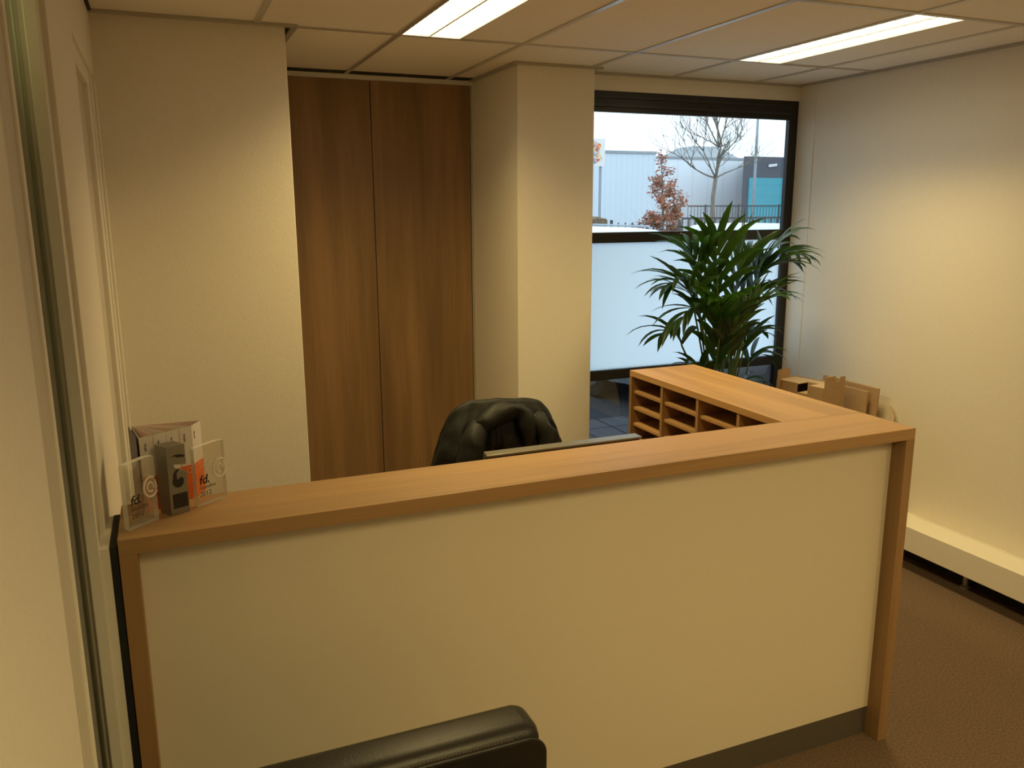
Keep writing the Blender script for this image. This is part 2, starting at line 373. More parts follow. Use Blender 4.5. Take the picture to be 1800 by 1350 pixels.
# ---------------------------------------------------------------- cupboard in the niche
cb = thing('built_in_cupboard', (1.1, YN, 0), 'tall built-in cupboard with two brown wood doors reaching the ceiling', 'cupboard')
MB().box(XP+.003, XC1-.003, YN+.022, YN+.24, 0, 2.50).build('carcass', 'wood_z', cb)
MB().box(XP+.003, 1.0985, YN, YN+.02, .06, 2.503).build('door', 'door', cb, bevel=.001)
MB().box(1.1025, XC1-.014, YN, YN+.02, .06, 2.503).build('door', 'door', cb, bevel=.001)
MB().box(XC1-.012, XC1-.001, YN-.004, YN+.02, 0, 2.503).build('edge_strip', 'silver', cb)
MB().box(XP+.003, XC1-.003, YN+.004, YN+.02, 0, .058).build('plinth', 'black', cb)
MB().box(XP, XC1, YN-.03, YN+.1, 2.504, H-.006).build('cornice', 'wall2', cb)
# ---------------------------------------------------------------- reception counter
X0, X1, Y0, HT, T = -.1422, 2.203, 1.8852, 1.13, .037
YI = 2.124; XI = 1.866; YE = 3.116
rc = thing('reception_counter', ((X0+X1)/2, Y0, 0), 'L-shaped reception counter with oak look frame and cream front panel', 'counter')
MB().box(X0, X1, Y0, YI, HT-T, HT).build('counter_top', 'wood_x', rc, bevel=.0012)
MB().box(XI, X1, YI+.0008, YE, HT-.026, HT-.0003).build('wing_top', 'wood_y', rc, bevel=.0012)
MB().box(X0, X0+T, Y0, YI, 0, HT-T).build('side_panel', 'wood_z', rc, bevel=.0012)
MB().box(X1-T, X1, Y0, YI, 0, HT-T).build('side_panel', 'wood_z', rc, bevel=.0012)
MB().box(X0+T, X1-T, Y0+.0565, Y0+.085, .105, HT-T).build('front_panel', 'panel', rc)['label'] = 'cream front panel'
MB().box(X0+T, X1-T, Y0+.0585, Y0+.083, 0, .105).build('plinth', 'plinth', rc)['label'] = 'dark brushed metal plinth'
MB().box(X0+T, XI, YI-.02, YI, 0, HT-T).build('inner_panel', 'wood_x', rc)
MB().box(XL+.013, X0-.002, Y0-.001, YI-.03, 0, HT-.012).build('dark_gap_slab', 'black', rc)['label'] = 'black slab standing in for the dark gap between counter and wall'  # black slab stands in for the dark gap beside the counter
MB().box(XL-.0105, XL+.0125, Y0-.002, YI-.03, 0, HT-.014).build('scribe_strip', 'wall2', rc)['label'] = 'cream strip between the black gap slab and the wall'
MB().box(X1-.018, X1, YI+.001, YE-.018, 0, HT-.026).build('wing_back_panel', 'wood_y', rc)
MB().box(XI, X1, YE-.018, YE, 0, HT-.026).build('wing_end_panel', 'wood_z', rc, bevel=.001)
for y in (2.353, 2.604, 2.855):
    MB().box(XI+.004, X1-.018, y, y+.016, .74, HT-.026).build('divider', 'wood_z', rc)
MB().box(XI, X1-.018, YI+.001, YE-.018, .722, .74).build('wing_floor', 'wood_y', rc)
MB().box(XI, XI+.018, YI+.001, YE-.018, 0, .722).build('wing_front_panel', 'wood_z', rc)
yy = [YI+.001, 2.353, 2.369, 2.604, 2.62, 2.855, 2.871, YE-.018]
for c in range(4):
    for k in range(4):
        z = 1.026-.0735*k
        MB().box(XI+.014, X1-.018, yy[2*c], yy[2*c+1], z, z+.014).build('pigeonhole_shelf', 'wood_y', rc, bevel=.002)
# work surface behind the counter
wd = thing('desk', (.9, 2.4, 0), 'work surface behind the high counter under the monitor', 'desk')
MB().box(X0+.02, XI-.002, YI+.002, 2.66, .715, .74).build('desk_top', 'wood_x', wd, bevel=.002)
for x in (X0+.06, XI-.09):
    MB().box(x, x+.05, YI+.06, YI+.11, 0, .715).build('leg', 'silver', wd); MB().box(x, x+.05, 2.55, 2.6, 0, .715).build('leg', 'silver', wd)
# ---------------------------------------------------------------- monitor
mo = thing('monitor', (1.14, 2.32, .74), 'black flat monitor whose silver-edged top shows above the counter', 'monitor')
tilt = .02
b = MB(); b.rbox(.868, 1.415, 2.285, 2.322, .765, 1.088, .006, 2); b.build('monitor_housing', 'blackplastic', mo, smooth=False)
MB().box(.88, 1.403, 2.322, 2.3235, .785, 1.075).build('screen', 'carglass', mo)
MB().prism([(.866, 2.276, 1.0905), (1.417, 2.276, 1.0905), (1.417, 2.322, 1.0905), (.872, 2.322, 1.0905)], (0, 0, -.008)).build('top_bezel', 'steel', mo, bevel=.002)['label'] = 'metallic top edge of the monitor'
MB().box(1.11, 1.17, 2.29, 2.305, .75, .9).build('stand_neck', 'blackplastic', mo)
MB().rbox(1.02, 1.26, 2.21, 2.40, .7403, .752, .004, 2).build('stand_foot', 'blackplastic', mo)
# ---------------------------------------------------------------- office chair
CXX, CYY = 1.16, 2.90
oc = thing('office_chair', (CXX, CYY+.02, 0), 'black office chair behind the counter draped with a jacket', 'chair')
def arcpts(f, n): return [f(i/(n-1)) for i in range(n)]
rings = []
for i in range(9):
    t = i/8; z = .60+.46*t; hwid = .235-.03*t**2; yc = CYY+.02+.05*math.sin(t*PI*.5)*.3; th = .022
    if i == 8: hwid -= .04; th = .012
    ring = [(CXX+hwid*math.copysign(abs(math.cos(a))**.5, math.cos(a)), yc+th*math.copysign(abs(math.sin(a))**.7, math.sin(a)), z) for a in [2*PI*k/20 for k in range(20)]]
    rings.append(ring)
MB().loft(rings).build('backrest', 'mesh', oc, smooth=True)
MB().rbox(CXX-.24, CXX+.24, CYY-.40+.13, CYY-.40+.13+.46, .44, .52, .035, 5).build('seat', 'mesh', oc, smooth=True)
MB().tube([(CXX, CYY+.06, .40), (CXX, CYY+.10, .50), (CXX, CYY+.085, .75)], .022).build('back_bracket', 'blackplastic', oc, smooth=True)
MB().tube([(CXX, CYY-.05, .10), (CXX, CYY-.05, .44)], .025, 14).build('gas_lift', 'silver', oc, smooth=True)
for k in range(5):
    a = 2*PI*k/5+.3; ex, ey = CXX+.30*math.cos(a), CYY-.05+.30*math.sin(a)
    lg = MB().tube([(CXX, CYY-.05, .12), (ex, ey, .075)], [.026, .015], 8).build('base_arm', 'blackplastic', oc, smooth=True)
    px_, py_ = -math.sin(a), math.cos(a)
    cw = MB(); cw.tube([(ex-px_*.02, ey-py_*.02, .028), (ex+px_*.02, ey+py_*.02, .028)], .027, 16); cw.tube([(ex, ey, .03), (ex, ey, .075)], .008, 6)
    cw.build('castor', 'tyre', lg, smooth=False)
# jacket draped over the back
jk = thing('jacket', (CXX, CYY, .9), 'black padded jacket hung over the back of the office chair', 'jacket')
random.seed(4)
def jshape(u, v):
    # u -1..1 across, v 0 front hem .. 1 top .. 2 rear hem
    s = abs(v-1.0)                        # 0 at the shoulders, 1 at the hem
    z = 1.108-.55*s
    z -= .045*abs(u)**5*(1-s*.5) + .010*u
    half = .200+.165*(s**.72)
    x = CXX+.006+u*half
    side = 1 if v > 1 else -1
    depth = .025+.055*min(1, s*3.5)
    y = CYY+.02+side*depth*math.sqrt(max(0, 1-abs(u)**3.2))*min(1, (s*6)**.5+.0)
    nx = noise.noise(Vector((u*2.5+3, s*1.3, side*5.0)))
    fold = .016*math.sin(u*15+nx*6)*min(1, s*2.2)*(1-abs(u)**6)
    fold += .02*noise.noise(Vector((u*5, s*7, side*9.1)))*min(1, s*4)
    y += side*(fold)
    y += side*.007*noise.noise(Vector((u*11, s*16, side*3.3)))*min(1, s*5)
    z += .008*noise.noise(Vector((u*4, v*3, 2.2)))*(1-s)
    return (x, y, z)
b = MB(); nu, nv = 60, 80
g = [[b.bm.verts.new(jshape(-1+2*i/nu, 2*j/nv)) for i in range(nu+1)] for j in range(nv+1)]
for j in range(nv):
    for i in range(nu): b.bm.faces.new((g[j][i], g[j][i+1], g[j+1][i+1], g[j+1][i]))
jb = b.build('jacket_body', 'fabric', jk, smooth=True)
sl = jb.modifiers.new('thick', 'SOLIDIFY'); sl.thickness = .006
def cloth_tube(name, pts, rad, seed, flat=.6):
    b = MB(); pts = [Vector(p) for p in pts]; fine = []; rr = []
    n = 26
    for i in range(n):
        t = i/(n-1)*(len(pts)-1); k = min(int(t), len(pts)-2); f = t-k
        p0 = pts[max(k-1, 0)]; p1 = pts[k]; p2 = pts[k+1]; p3 = pts[min(k+2, len(pts)-1)]
        p = .5*((2*p1)+(-p0+p2)*f+(2*p0-5*p1+4*p2-p3)*f*f+(-p0+3*p1-3*p2+p3)*f**3)
        fine.append(p); rr.append(rad[k]*(1-f)+rad[k+1]*f)
    b.tube(fine, rr, 18)
    for v in b.bm.verts:
        v.co += Vector((1, .6, 1))*.014*noise.noise(v.co*14+Vector((seed, 0, 0)))
        v.co += Vector((1, .6, 1))*.008*noise.noise(v.co*38+Vector((seed, 0, 0)))
    return b.build(name, 'fabric', jk, smooth=True)
fy = CYY-.065
cloth_tube('sleeve', [(CXX-.10, fy+.02, 1.03), (CXX-.145, fy-.02, .97), (CXX-.17, fy-.025, .86), (CXX-.165, fy-.02, .70)], [.035, .05, .052, .045], 1)
cloth_tube('sleeve', [(CXX+.12, fy+.03, 1.035), (CXX+.165, fy-.01, .97), (CXX+.185, fy-.015, .86), (CXX+.19, fy-.01, .70)], [.03, .042, .046, .042], 7)
cloth_tube('hood', [(CXX-.13, fy+.01, .98), (CXX-.09, fy, 1.035), (CXX-.02, fy+.02, 1.062), (CXX+.05, fy+.02, 1.07), (CXX+.085, fy+.0, 1.02), (CXX+.09, fy-.01, .93)], [.025, .036, .040, .036, .034, .022], 3)
cloth_tube('collar', [(CXX+.035, fy+.04, 1.09), (CXX+.06, fy+.015, 1.07), (CXX+.10, fy+.005, 1.03), (CXX+.11, fy-.005, .97)], [.014, .017, .016, .012], 5)
# ---------------------------------------------------------------- armchair (foreground)
ac = thing('armchair', (.26, 1.1, 0), 'black leather armchair cropped at the bottom edge in front of the counter', 'armchair')
AX1, AX0, AYB, AYF, AZ = .648, -.13, 1.505, 1.385, .785
b = MB(); b.rbox(AX0, AX1, AYF+.0, AYB, .30, AZ, .036, 6); bk = b.build('back_cushion', 'leather', ac, smooth=True)
ra_ = .040; zt_ = AZ-.022
arc = [(AX1+.001-ra_+ra_*math.sin(R(a)), zt_-ra_+ra_*math.cos(R(a))) for a in range(0, 91, 10)]
arcl = [(AX0-.001+ra_-ra_*math.sin(R(a)), zt_-ra_+ra_*math.cos(R(a))) for a in range(90, -1, -10)]
out = arcl+arc
MB().prism([(AX0-.001, AYF-.005, .30)]+[(x, AYF-.005, z) for x, z in out]+[(AX1+.001, AYF-.005, .30)], (0, .035, 0)).build('back_front_panel', 'leather', ac, bevel=.002)
MB().tube([(AX0-.001, AYF-.001, .31)]+[(x, AYF-.001, z) for x, z in out]+[(AX1+.001, AYF-.001, .31)], .0032, 8).build('piping', 'leather', ac, smooth=True)
b = MB()
x = AX0+.06
while x < AX1-.07:
    b.rbox(x, x+.0045, AYF+.003, AYF+.0045, AZ-.0125, AZ-.0112, .0003, 1) if False else b.box(x, x+.0045, AYF+.0045, AYF+.0060, AZ-.0190, AZ-.0165); x += .0075
b.build('stitching', 'thread', ac)
MB().rbox(AX0+.13, AX1-.13, .78, AYF, .26, .45, .04, 5).build('seat_cushion', 'leather', ac, smooth=True)
MB().rbox(AX0, AX0+.13, .76, AYF-.02, .10, .58, .035, 5).build('armrest', 'leather', ac, smooth=True)
MB().rbox(AX1-.13, AX1, .76, AYF-.02, .10, .58, .035, 5).build('armrest', 'leather', ac, smooth=True)
MB().rbox(AX0+.13, AX1-.13, .80, AYB-.02, .10, .27, .02, 3).build('base', 'leather', ac, smooth=True)
for x in (AX0+.05, AX1-.05):
    for y in (.82, AYB-.05): MB().lathe((x, y, 0), [(.016, 0), (.022, .31 if y > 1 else .11)], 12).build('leg', 'blackplastic', ac)
# ---------------------------------------------------------------- radiator
ra = thing('radiator', (XW-.09, 2.2, 0), 'long low cream convector radiator along the right wall', 'radiator')
RX = 3.379; RY0, RY1 = -1.2, 3.04
MB().prism([(RX, RY0, .113), (RX, RY0, .240), (XW-.014, RY0, .240), (XW-.014, RY0, .230), (RX+.010, RY0, .230), (RX+.010, RY0, .113)], (0, RY1-RY0, 0)).box(RX+.010, XW-.014, RY0, RY0+.01, .113, .230).box(RX+.010, XW-.014, RY1-.01, RY1, .113, .230).build('casing', 'rad', ra, bevel=.003)
MB().box(XW-.013, XW-.001, RY0, RY1, .20, .2405).build('wall_flashing', 'wall2', ra)
MB().box(RX+.014, XW-.04, RY0+.02, RY1-.02, .12, .2).build('heating_element', 'black', ra)
for y in (.1, 1.4, 2.62):
    MB().lathe((XW-.05, y, 0), [(.024, 0), (.024, .008), (.014, .014), (.014, .12)], 16).build('foot', 'silver', ra, smooth=False)
# ---------------------------------------------------------------- ceiling lamps
def troffer(k, r, label):
    x0 = GX+GS*k+.004; x1 = GX+GS*k+LW-.002; y1 = GY-GL*r-.014; y0 = GY-GL*(r+1)+.014
    t = thing('ceiling_light', ((x0+x1)/2, (y0+y1)/2, H), label, 'ceiling light', 'recessed fluorescent ceiling lights')
    b = MB(); b.box(x0-.004, x0, y0, y1, H-.004, H+.08); b.box(x1, x1+.004, y0, y1, H-.004, H+.08)
    b.box(x0-.004, x1+.004, y0-.004, y0, H-.004, H+.08); b.box(x0-.004, x1+.004, y1, y1+.004, H-.004, H+.08); b.box(x0-.004, x1+.004, y0-.004, y1+.004, H+.08, H+.084)
    b.build('housing', 'rad', t)
    MB().box(x0, x1, y0, y1, H+.012, H+.016).build('lamp_diffuser', 'lamp', t)['label'] = 'glowing white diffuser'
    b = MB(); xm = (x0+x1)/2
    b.box(xm-.004, xm+.004, y0, y1, H-.002, H+.009)
    n = 17
    for i in range(1, n): yv = y0+(y1-y0)*i/n; b.box(x0, x1, yv-.0008, yv+.0008, H-.001, H+.009)
    b.build('louvre', 'rad', t)
    ld = bpy.data.lights.new('lamp_light', 'AREA'); ld.shape = 'RECTANGLE'; ld.size = x1-x0-.01; ld.size_y = y1-y0-.01
    ld.energy = WATTS[(k, r)]; ld.color = LAMPCOL; ld.spread = R(135 if r else (136 if k == 0 else 116))   # the louvre cuts the light off at low angles
    lo = bpy.data.objects.new('lamp_light', ld); C.objects.link(lo); lo.parent = t; lo.location = (0, 0, -.004)
    return t
troffer(0, 0, 'bright recessed ceiling lamp nearer the cupboard, cut by the top edge')
troffer(3, 0, 'long bright louvred ceiling lamp near the right wall')
troffer(0, 3, 'recessed fill lamp added on the left behind the viewer, out of view')  # unseen lamps added behind the viewer to light the counter front
troffer(3, 3, 'recessed fill lamp added on the right behind the viewer, out of view')
# ---------------------------------------------------------------- awards on the counter
ZT = HT
def acrylic(p0, p1, h, th, label, year, seed, group=None):
    # p0 left front bottom, p1 right front bottom
    p0 = Vector((*p0, 0)); p1 = Vector((*p1, 0)); x = (p1-p0).normalized(); L = (p1-p0).length
    back = Vector((-x.y, x.x, 0)); up_ = Vector((0, 0, 1))
    t = thing('award', ((p0+p1)/2+back*th/2+Vector((0, 0, ZT))), label, 'award', group)
    O_ = p0+Vector((0, 0, ZT+.0003))
    prof = [(0, 0), (L, 0), (L, h*.38), (L-.003, h*.40), (L-.003, h*.66), (L+.001, h*.68), (L, h*.985), (L-.02, h), (.004, h*.975), (0, h*.95)]
    pts = [O_+x*a+up_*c for a, c in prof]
    b = MB(); b.prism(pts, back*th, 0, 1); b.build('acrylic_block', ['acryl', 'acryledge'], t)
    f = O_-back*.0007
    # etched ring mark
    b = MB(); c0 = f+x*L*.80+up_*h*.54
    def ringp(r, a0, a1): return [c0+x*r*.78*math.cos(a)+up_*r*math.sin(a) for a in [a0+(a1-a0)*i/18 for i in range(19)]]
    b.tube(ringp(.023, R(60), R(330)), .0028, 6); b.tube(ringp(.011, R(-20), R(300)), .0022, 6)
    b.tube([c0+x*.012+up_*.014, c0+x*.016+up_*.0, c0+x*.014-up_*.012], .002, 6)
    b.build('etched_emblem', 'acryledge', t, smooth=True)
    text('fd.', .030, 'ink', t, f+x*L*.10+up_*h*.36, x, up_, shear=.2, bold=.0007)
    text('Gazellen', .0135, 'inkgrey', t, f+x*L*.10+up_*h*.27, x, up_)
    text(year, .0165, 'inkgrey', t, f+x*L*.10+up_*h*.155, x, up_)
    return t
acrylic((-.118, 1.935), (-.057, 1.988), .155, .016, 'clear acrylic award printed fd. Gazellen 2011, beside the wall', '2011', 1, 'acrylic awards on the counter')
acrylic((.029, 2.035), (.100, 2.086), .150, .012, 'clear acrylic award printed fd. Gazellen 2012, right of the metal tower', '2012', 2, 'acrylic awards on the counter')
# metal tower with a notch
t = thing('award', (-.02, 2.02, ZT), 'brushed metal tower award with black 6 emblem between two acrylic blocks', 'award')
A = Vector((-.054, 2.034, ZT+.0003)); B = Vector((-.030, 1.997, ZT+.0003)); Cc = Vector((.011, 2.017, ZT+.0003))
ax = (Cc-B).normalized(); L = (Cc-B).length; dp = A-B; hh = .166; upv = Vector((0, 0, 1))
prof = [(0, 0), (1, 0), (1, .60), (.42, .655), (.34, .73), (.97, .705), (1, .73), (1, 1), (0, 1)]
b = MB(); b.prism([B+ax*L*a+upv*hh*c for a, c in prof], dp); b.build('tower_body', 'steel', t, bevel=.0006)
nrm = ax.cross(upv); f = B+nrm*.0006
def flat(poly, name, mat, par, th=.0004):
    b = MB(); b.prism([f+ax*L*a+upv*hh*c for a, c in poly], nrm*th); return b.build(name, mat, par)
# comma shaped 6 mark
mk = []
for i in range(21): a = R(100+i*13.5); mk.append((.50+.27*math.cos(a)*1.0, .50+.075*math.sin(a)))
mk = [(.50+.30*math.cos(R(a)), .475+.085*math.sin(R(a))) for a in range(150, 395, 12)] + [(.72, .53), (.60, .53), (.52, .50), (.44, .52), (.44, .60), (.62, .66), (.42, .655), (.28, .60)]
flat(mk, 'emblem', 'ink', t)
flat([(.22, .855), (.42, .85), (.5, .83), (.62, .825), (.9, .815), (.95, .84), (.72, .865), (.45, .87)], 'emblem_stroke', 'ink', t)
flat([(.14, .09), (.93, .09), (.93, .30), (.14, .30)], 'name_plate', 'ink', t)
# fan of folded leaflets
fan = thing('brochure_fan', (0, 2.14, ZT), 'white and orange folded brochure standing open like a fan behind the awards', 'brochure')
ap = Vector((-.108, 2.176, ZT+.0003)); hb = .182
sp = [(-.098, 2.082), (-.083, 2.030), (-.054, 2.045), (-.025, 2.064), (.004, 2.084), (.032, 2.099), (.056, 2.150)]
sp = [Vector((a-.003, c+.018, ZT+.0003)) for a, c in sp]
def sheet(p, q, h0, h1, th, name, mat, par, out=None):
    d = (q-p).normalized(); nn = Vector((-d.y, d.x, 0))*th
    b = MB(); b.prism([p+upv*h0, q+upv*h0, q+nn+upv*h0, p+nn+upv*h0], upv*(h1-h0)); return b.build(name, mat, par)
sheet(ap-Vector((.005, .0, 0)), sp[1]-Vector((.006, -.004, 0)), 0, hb, .0012, 'cover', 'purple', fan)['label'] = 'dark purple back cover'
for i in range(1, 7):
    q = sp[i]
    lf = sheet(ap+Vector((.002*i, 0, 0)), q, 0, hb, .0008, 'leaf', 'paper' if i % 2 else 'pink', fan)
for i in range(1, 6):
    a, c = sp[i], sp[i+1]; d = (c-a); a2 = a+d*.03; c2 = c-d*.03; nn = Vector((d.y, -d.x, 0)).normalized()*.0008
    pan = sheet(a2+nn, c2+nn, 0, hb, .0010, 'spine_panel', 'paper', fan)
    sheet(a2+nn*2.2, c2+nn*2.2, .0, hb*.47, .0005, 'orange_band', 'orange', pan)
    dn = d.normalized()
    text('adres', .009, 'inkgrey', pan, a2+nn*2.4+dn*.014+upv*(hb-.035), upv, -dn)
    if i in (3, 4, 5):
        b = MB(); cc = a2+nn*3+d*.55+upv*hb*.40; b.tube([cc+dn*.0062*math.cos(R(k))+upv*.0062*math.sin(R(k)) for k in range(0, 350, 20)], .0006, 5); b.build('ring_print', 'paper', pan)
    if i in (1, 3):
        cc = a2+nn*3+d*.45+upv*hb*.17; b = MB(); b.prism([cc+dn*.005*math.cos(R(k))+upv*.006*math.sin(R(k)) for k in range(0, 360, 30)], nn*.3); b.build('dot_print', 'ink', pan)
# ---------------------------------------------------------------- cardboard behind the wing
cx = thing('cardboard_box', (3.159, 3.30, 0), 'open brown cardboard box with upright slotted flaps behind the counter wing', 'box', rz=R(10))
def local(o): o.matrix_parent_inverse = Matrix.Identity(4); return o
BW, BL, BZ, th = .165, .31, .895, .005
b = MB(); b.box(0, BW, 0, th, 0, BZ); b.box(0, BW, BL-th, BL, 0, BZ); b.box(0, th, th, .10, 0, BZ); b.box(0, th, .10, .17, 0, BZ-.05); b.box(0, th, .17, BL-th, 0, BZ); b.box(BW-th, BW, th, BL-th, 0, BZ); b.box(th, BW-th, th, BL-th, 0, th)
local(b.build('carton', 'card', cx))
tz = BZ-.003
b = MB(); b.box(th, BW-th, th, .10, tz-.005, tz); b.box(th, BW-th, .17, BL-th, tz-.005, tz); b.box(.09, BW-th, .10, .17, tz-.005, tz); b.box(th, .09, .10, .17, tz-.055, tz-.050)
b.box(.09, .094, .10, .17, tz-.05, tz-.005)
local(b.build('tray_top', 'card2', cx))
def flap(pts, vec, name='flap'): return local(MB().prism(pts, vec).build(name, 'card', cx))
b = MB()   # slotted flap on the near end
b.box(-.002, .085, -.008, -.003, .5, .930); b.box(-.002, .085, -.008, -.003, .937, .955); b.box(-.002, .02, -.008, -.003, .93, .937); b.box(.062, .085, -.008, -.003, .93, .937)
b.box(.085, .125, -.008, -.003, .5, .925); b.box(.125, BW, -.008, -.003, .5, .945)
local(b.build('slotted_flap', 'card', cx))
flap([(-.05, BL-.05, .6), (0, BL-.03, .6), (0, BL-.03, .955), (-.05, BL-.05, .955)], (0, .005, 0))
flap([(.035, BL+.001, .7), (.115, BL+.001, .7), (.115, BL+.001, .925), (.10, BL+.001, .945), (.05, BL+.001, .945), (.035, BL+.001, .925)], (0, .005, 0))
# flattened boards leaning on the wall
for i, (xx, y0, y1, zt, lab) in enumerate(((3.385, 3.25, 3.60, .865, 'flattened brown cardboard sheet leaning nearest the open box'), (3.425, 3.215, 3.62, .885, 'flattened brown cardboard sheet leaning on the wall, outermost'))):
    b = MB(); b.prism([(xx-.02, y0, 0), (xx-.02, y1, 0), (xx+.03, y1, zt), (xx+.03, y0, zt)], (.012, 0, 0))
    tag(b.build('cardboard_sheet', 'card', bevel=.002), lab, 'cardboard', 'flattened cardboard sheets by the wall')
b = MB(); zt = .79
b.prism([(3.46, 3.15, 0), (3.46, 3.55, 0), (3.52, 3.55, zt), (3.52, 3.19, zt), (3.518, 3.165, zt-.025), (3.515, 3.15, zt-.055)], (.008, 0, 0), 0, 1)
tag(b.build('board', ['paleboard', 'card']), 'pale board with clipped corner leaning on the wall past the cardboard', 'board')
# ---------------------------------------------------------------- palm
PX, PY = 2.74, 3.62
pl = thing('potted_palm', (PX, PY, 0), 'tall potted palm with dark green drooping fronds in front of the window', 'plant')
MB().lathe((PX, PY, 0), [(.12, 0), (.15, .28), (.16, .34), (.148, .34), (.14, .30)], 28).build('pot', 'terracotta', pl, smooth=True)
MB().lathe((PX, PY, .29), [(.135, 0), (.135, .03)], 24).build('soil', 'soil', pl)
random.seed(11)
def leaflet(b, p, d, L, wd, droop, nrm):
    d = d.normalized(); prev = None; pos = p.copy(); n = 6
    side = d.cross(nrm).normalized()
    for i in range(n+1):
        t = i/n; ww = wd*(math.sin(PI*min(1, .12+t*.88))**.8) * (1 if t < .5 else 1)
        if i == n: ww = .0008
        c = b.bm.verts.new(pos); l = b.bm.verts.new(pos+side*ww*.5+nrm*ww*.16); r = b.bm.verts.new(pos-side*ww*.5+nrm*ww*.16)
        if prev:
            b.bm.faces.new((prev[0], prev[1], l, c)); b.bm.faces.new((prev[2], prev[0], c, r))
        prev = (c, l, r)
        d = (d+Vector((0, 0, -1))*droop/n*(.4+t*1.6)).normalized()
        pos = pos+d*L/n
def frond(crown, tip, sag=.1, nl=8, LL=.26, wd=.036, base=None):
    base = Vector(base) if base else Vector((PX+random.uniform(-.05, .05), PY+random.uniform(-.05, .05), .31))
    crown = Vector(crown); tip = Vector(tip)
    stem = []
    for i in range(9):
        t = i/8; p = base.lerp(crown, t); hmid = Vector((PX, PY, 0)); 
        k = math.sin(t*PI)*.10; p.x -= (crown.x-base.x)*k*1.4; p.y -= (crown.y-base.y)*k*1.4; stem.append(p)
    dirc = (stem[-1]-stem[-2]).normalized()
    Lr = (tip-crown).length
    ctrl = crown+dirc*Lr*.45+Vector((0, 0, sag))
    rach = [crown*(1-t)**2+ctrl*2*t*(1-t)+tip*t*t for t in [i/14 for i in range(15)]]
    fr = MB(); fr.tube(stem+rach[1:], [.0065]*5+[.005]*4+[.004-.003*i/14 for i in range(14)], 6)
    o = fr.build('frond_stem', 'stem', pl, smooth=True)
    lf = MB()
    for i in range(nl):
        t = .06+.94*i/(nl-1); k = min(13, int(t*14)); f = t*14-k
        p = rach[k].lerp(rach[k+1], f); tg = (rach[k+1]-rach[k]).normalized()
        sd = tg.cross(Vector((0, 0, 1)))
        sd = sd.normalized() if sd.length > .1 else Vector((1, 0, 0)); nrm = sd.cross(tg).normalized()
        for s in (-1, 1):
            spread = R(random.uniform(26, 46))*(1-.55*t)
            d = tg*math.cos(spread)+sd*s*math.sin(spread)+nrm*random.uniform(.0, .25)
            L_ = LL*(.75+.5*math.sin(PI*min(1, .15+t*.8)))*random.uniform(.85, 1.1)
            leaflet(lf, p, d, L_, wd*random.uniform(.8, 1.15), random.uniform(.5, 1.3), nrm)
    lv = lf.build('leaflets', 'leaf', o, smooth=True)
    lv['label'] = 'dark green lance shaped leaflets'
# image-like layout written as metres: x to the right along the window, z height
F = [ # crown x,y,z   tip x,y,z  sag, leaflet pairs, length, width
 ((2.52,3.60,1.36),(2.36,3.55,1.46),.05,6,.24,.030), ((2.55,3.55,1.24),(2.36,3.45,1.30),.05,6,.23,.028),
 ((2.60,3.62,1.40),(2.50,3.60,1.60),.02,6,.25,.034), ((2.64,3.55,1.38),(2.58,3.50,1.64),.02,6,.27,.034),
 ((2.80,3.62,1.36),(2.83,3.60,1.62),.02,5,.27,.032), ((2.84,3.66,1.38),(2.94,3.70,1.58),.03,6,.25,.032),
 ((2.88,3.56,1.38),(3.02,3.52,1.54),.05,6,.25,.032), ((2.92,3.60,1.42),(3.20,3.62,1.58),.07,8,.22,.026),
 ((2.90,3.64,1.26),(3.06,3.66,1.40),.06,6,.22,.028), ((2.48,3.62,1.12),(2.35,3.58,1.20),.05,5,.22,.034),
 ((2.64,3.52,1.18),(2.58,3.44,1.34),.02,6,.24,.034), ((2.80,3.52,1.20),(2.84,3.42,1.36),.04,6,.24,.034),
 ((2.86,3.60,1.06),(2.94,3.60,1.16),.04,5,.18,.034), ((2.92,3.62,.99),(3.00,3.60,1.04),.04,4,.16,.032),
 ((2.58,3.58,.95),(2.50,3.55,1.02),.03,4,.16,.030), ((2.66,3.56,1.00),(2.64,3.52,1.16),.02,4,.18,.034),
 ((2.78,3.60,.98),(2.78,3.58,1.10),.02,5,.16,.030), ((2.70,3.66,1.22),(2.68,3.72,1.38),.02,5,.22,.032),
 ((2.88,3.70,1.26),(3.02,3.76,1.36),.05,5,.20,.030), ((2.64,3.58,.86),(2.56,3.55,.92),.04,4,.13,.026),
 ((2.82,3.56,.86),(2.90,3.54,.90),.04,4,.13,.026),
 ((2.88,3.58,1.40),(2.98,3.52,1.64),.02,6,.24,.036), ((2.56,3.60,1.30),(2.46,3.64,1.42),.03,6,.22,.034),
 ((2.70,3.54,1.06),(2.70,3.48,1.22),.02,5,.20,.038), ((2.84,3.66,1.10),(2.90,3.72,1.26),.02,5,.20,.034),
]
for c, tp, sg, nl, LL, wd_ in F: frond(c, tp, sg, nl, LL, wd_*1.15)
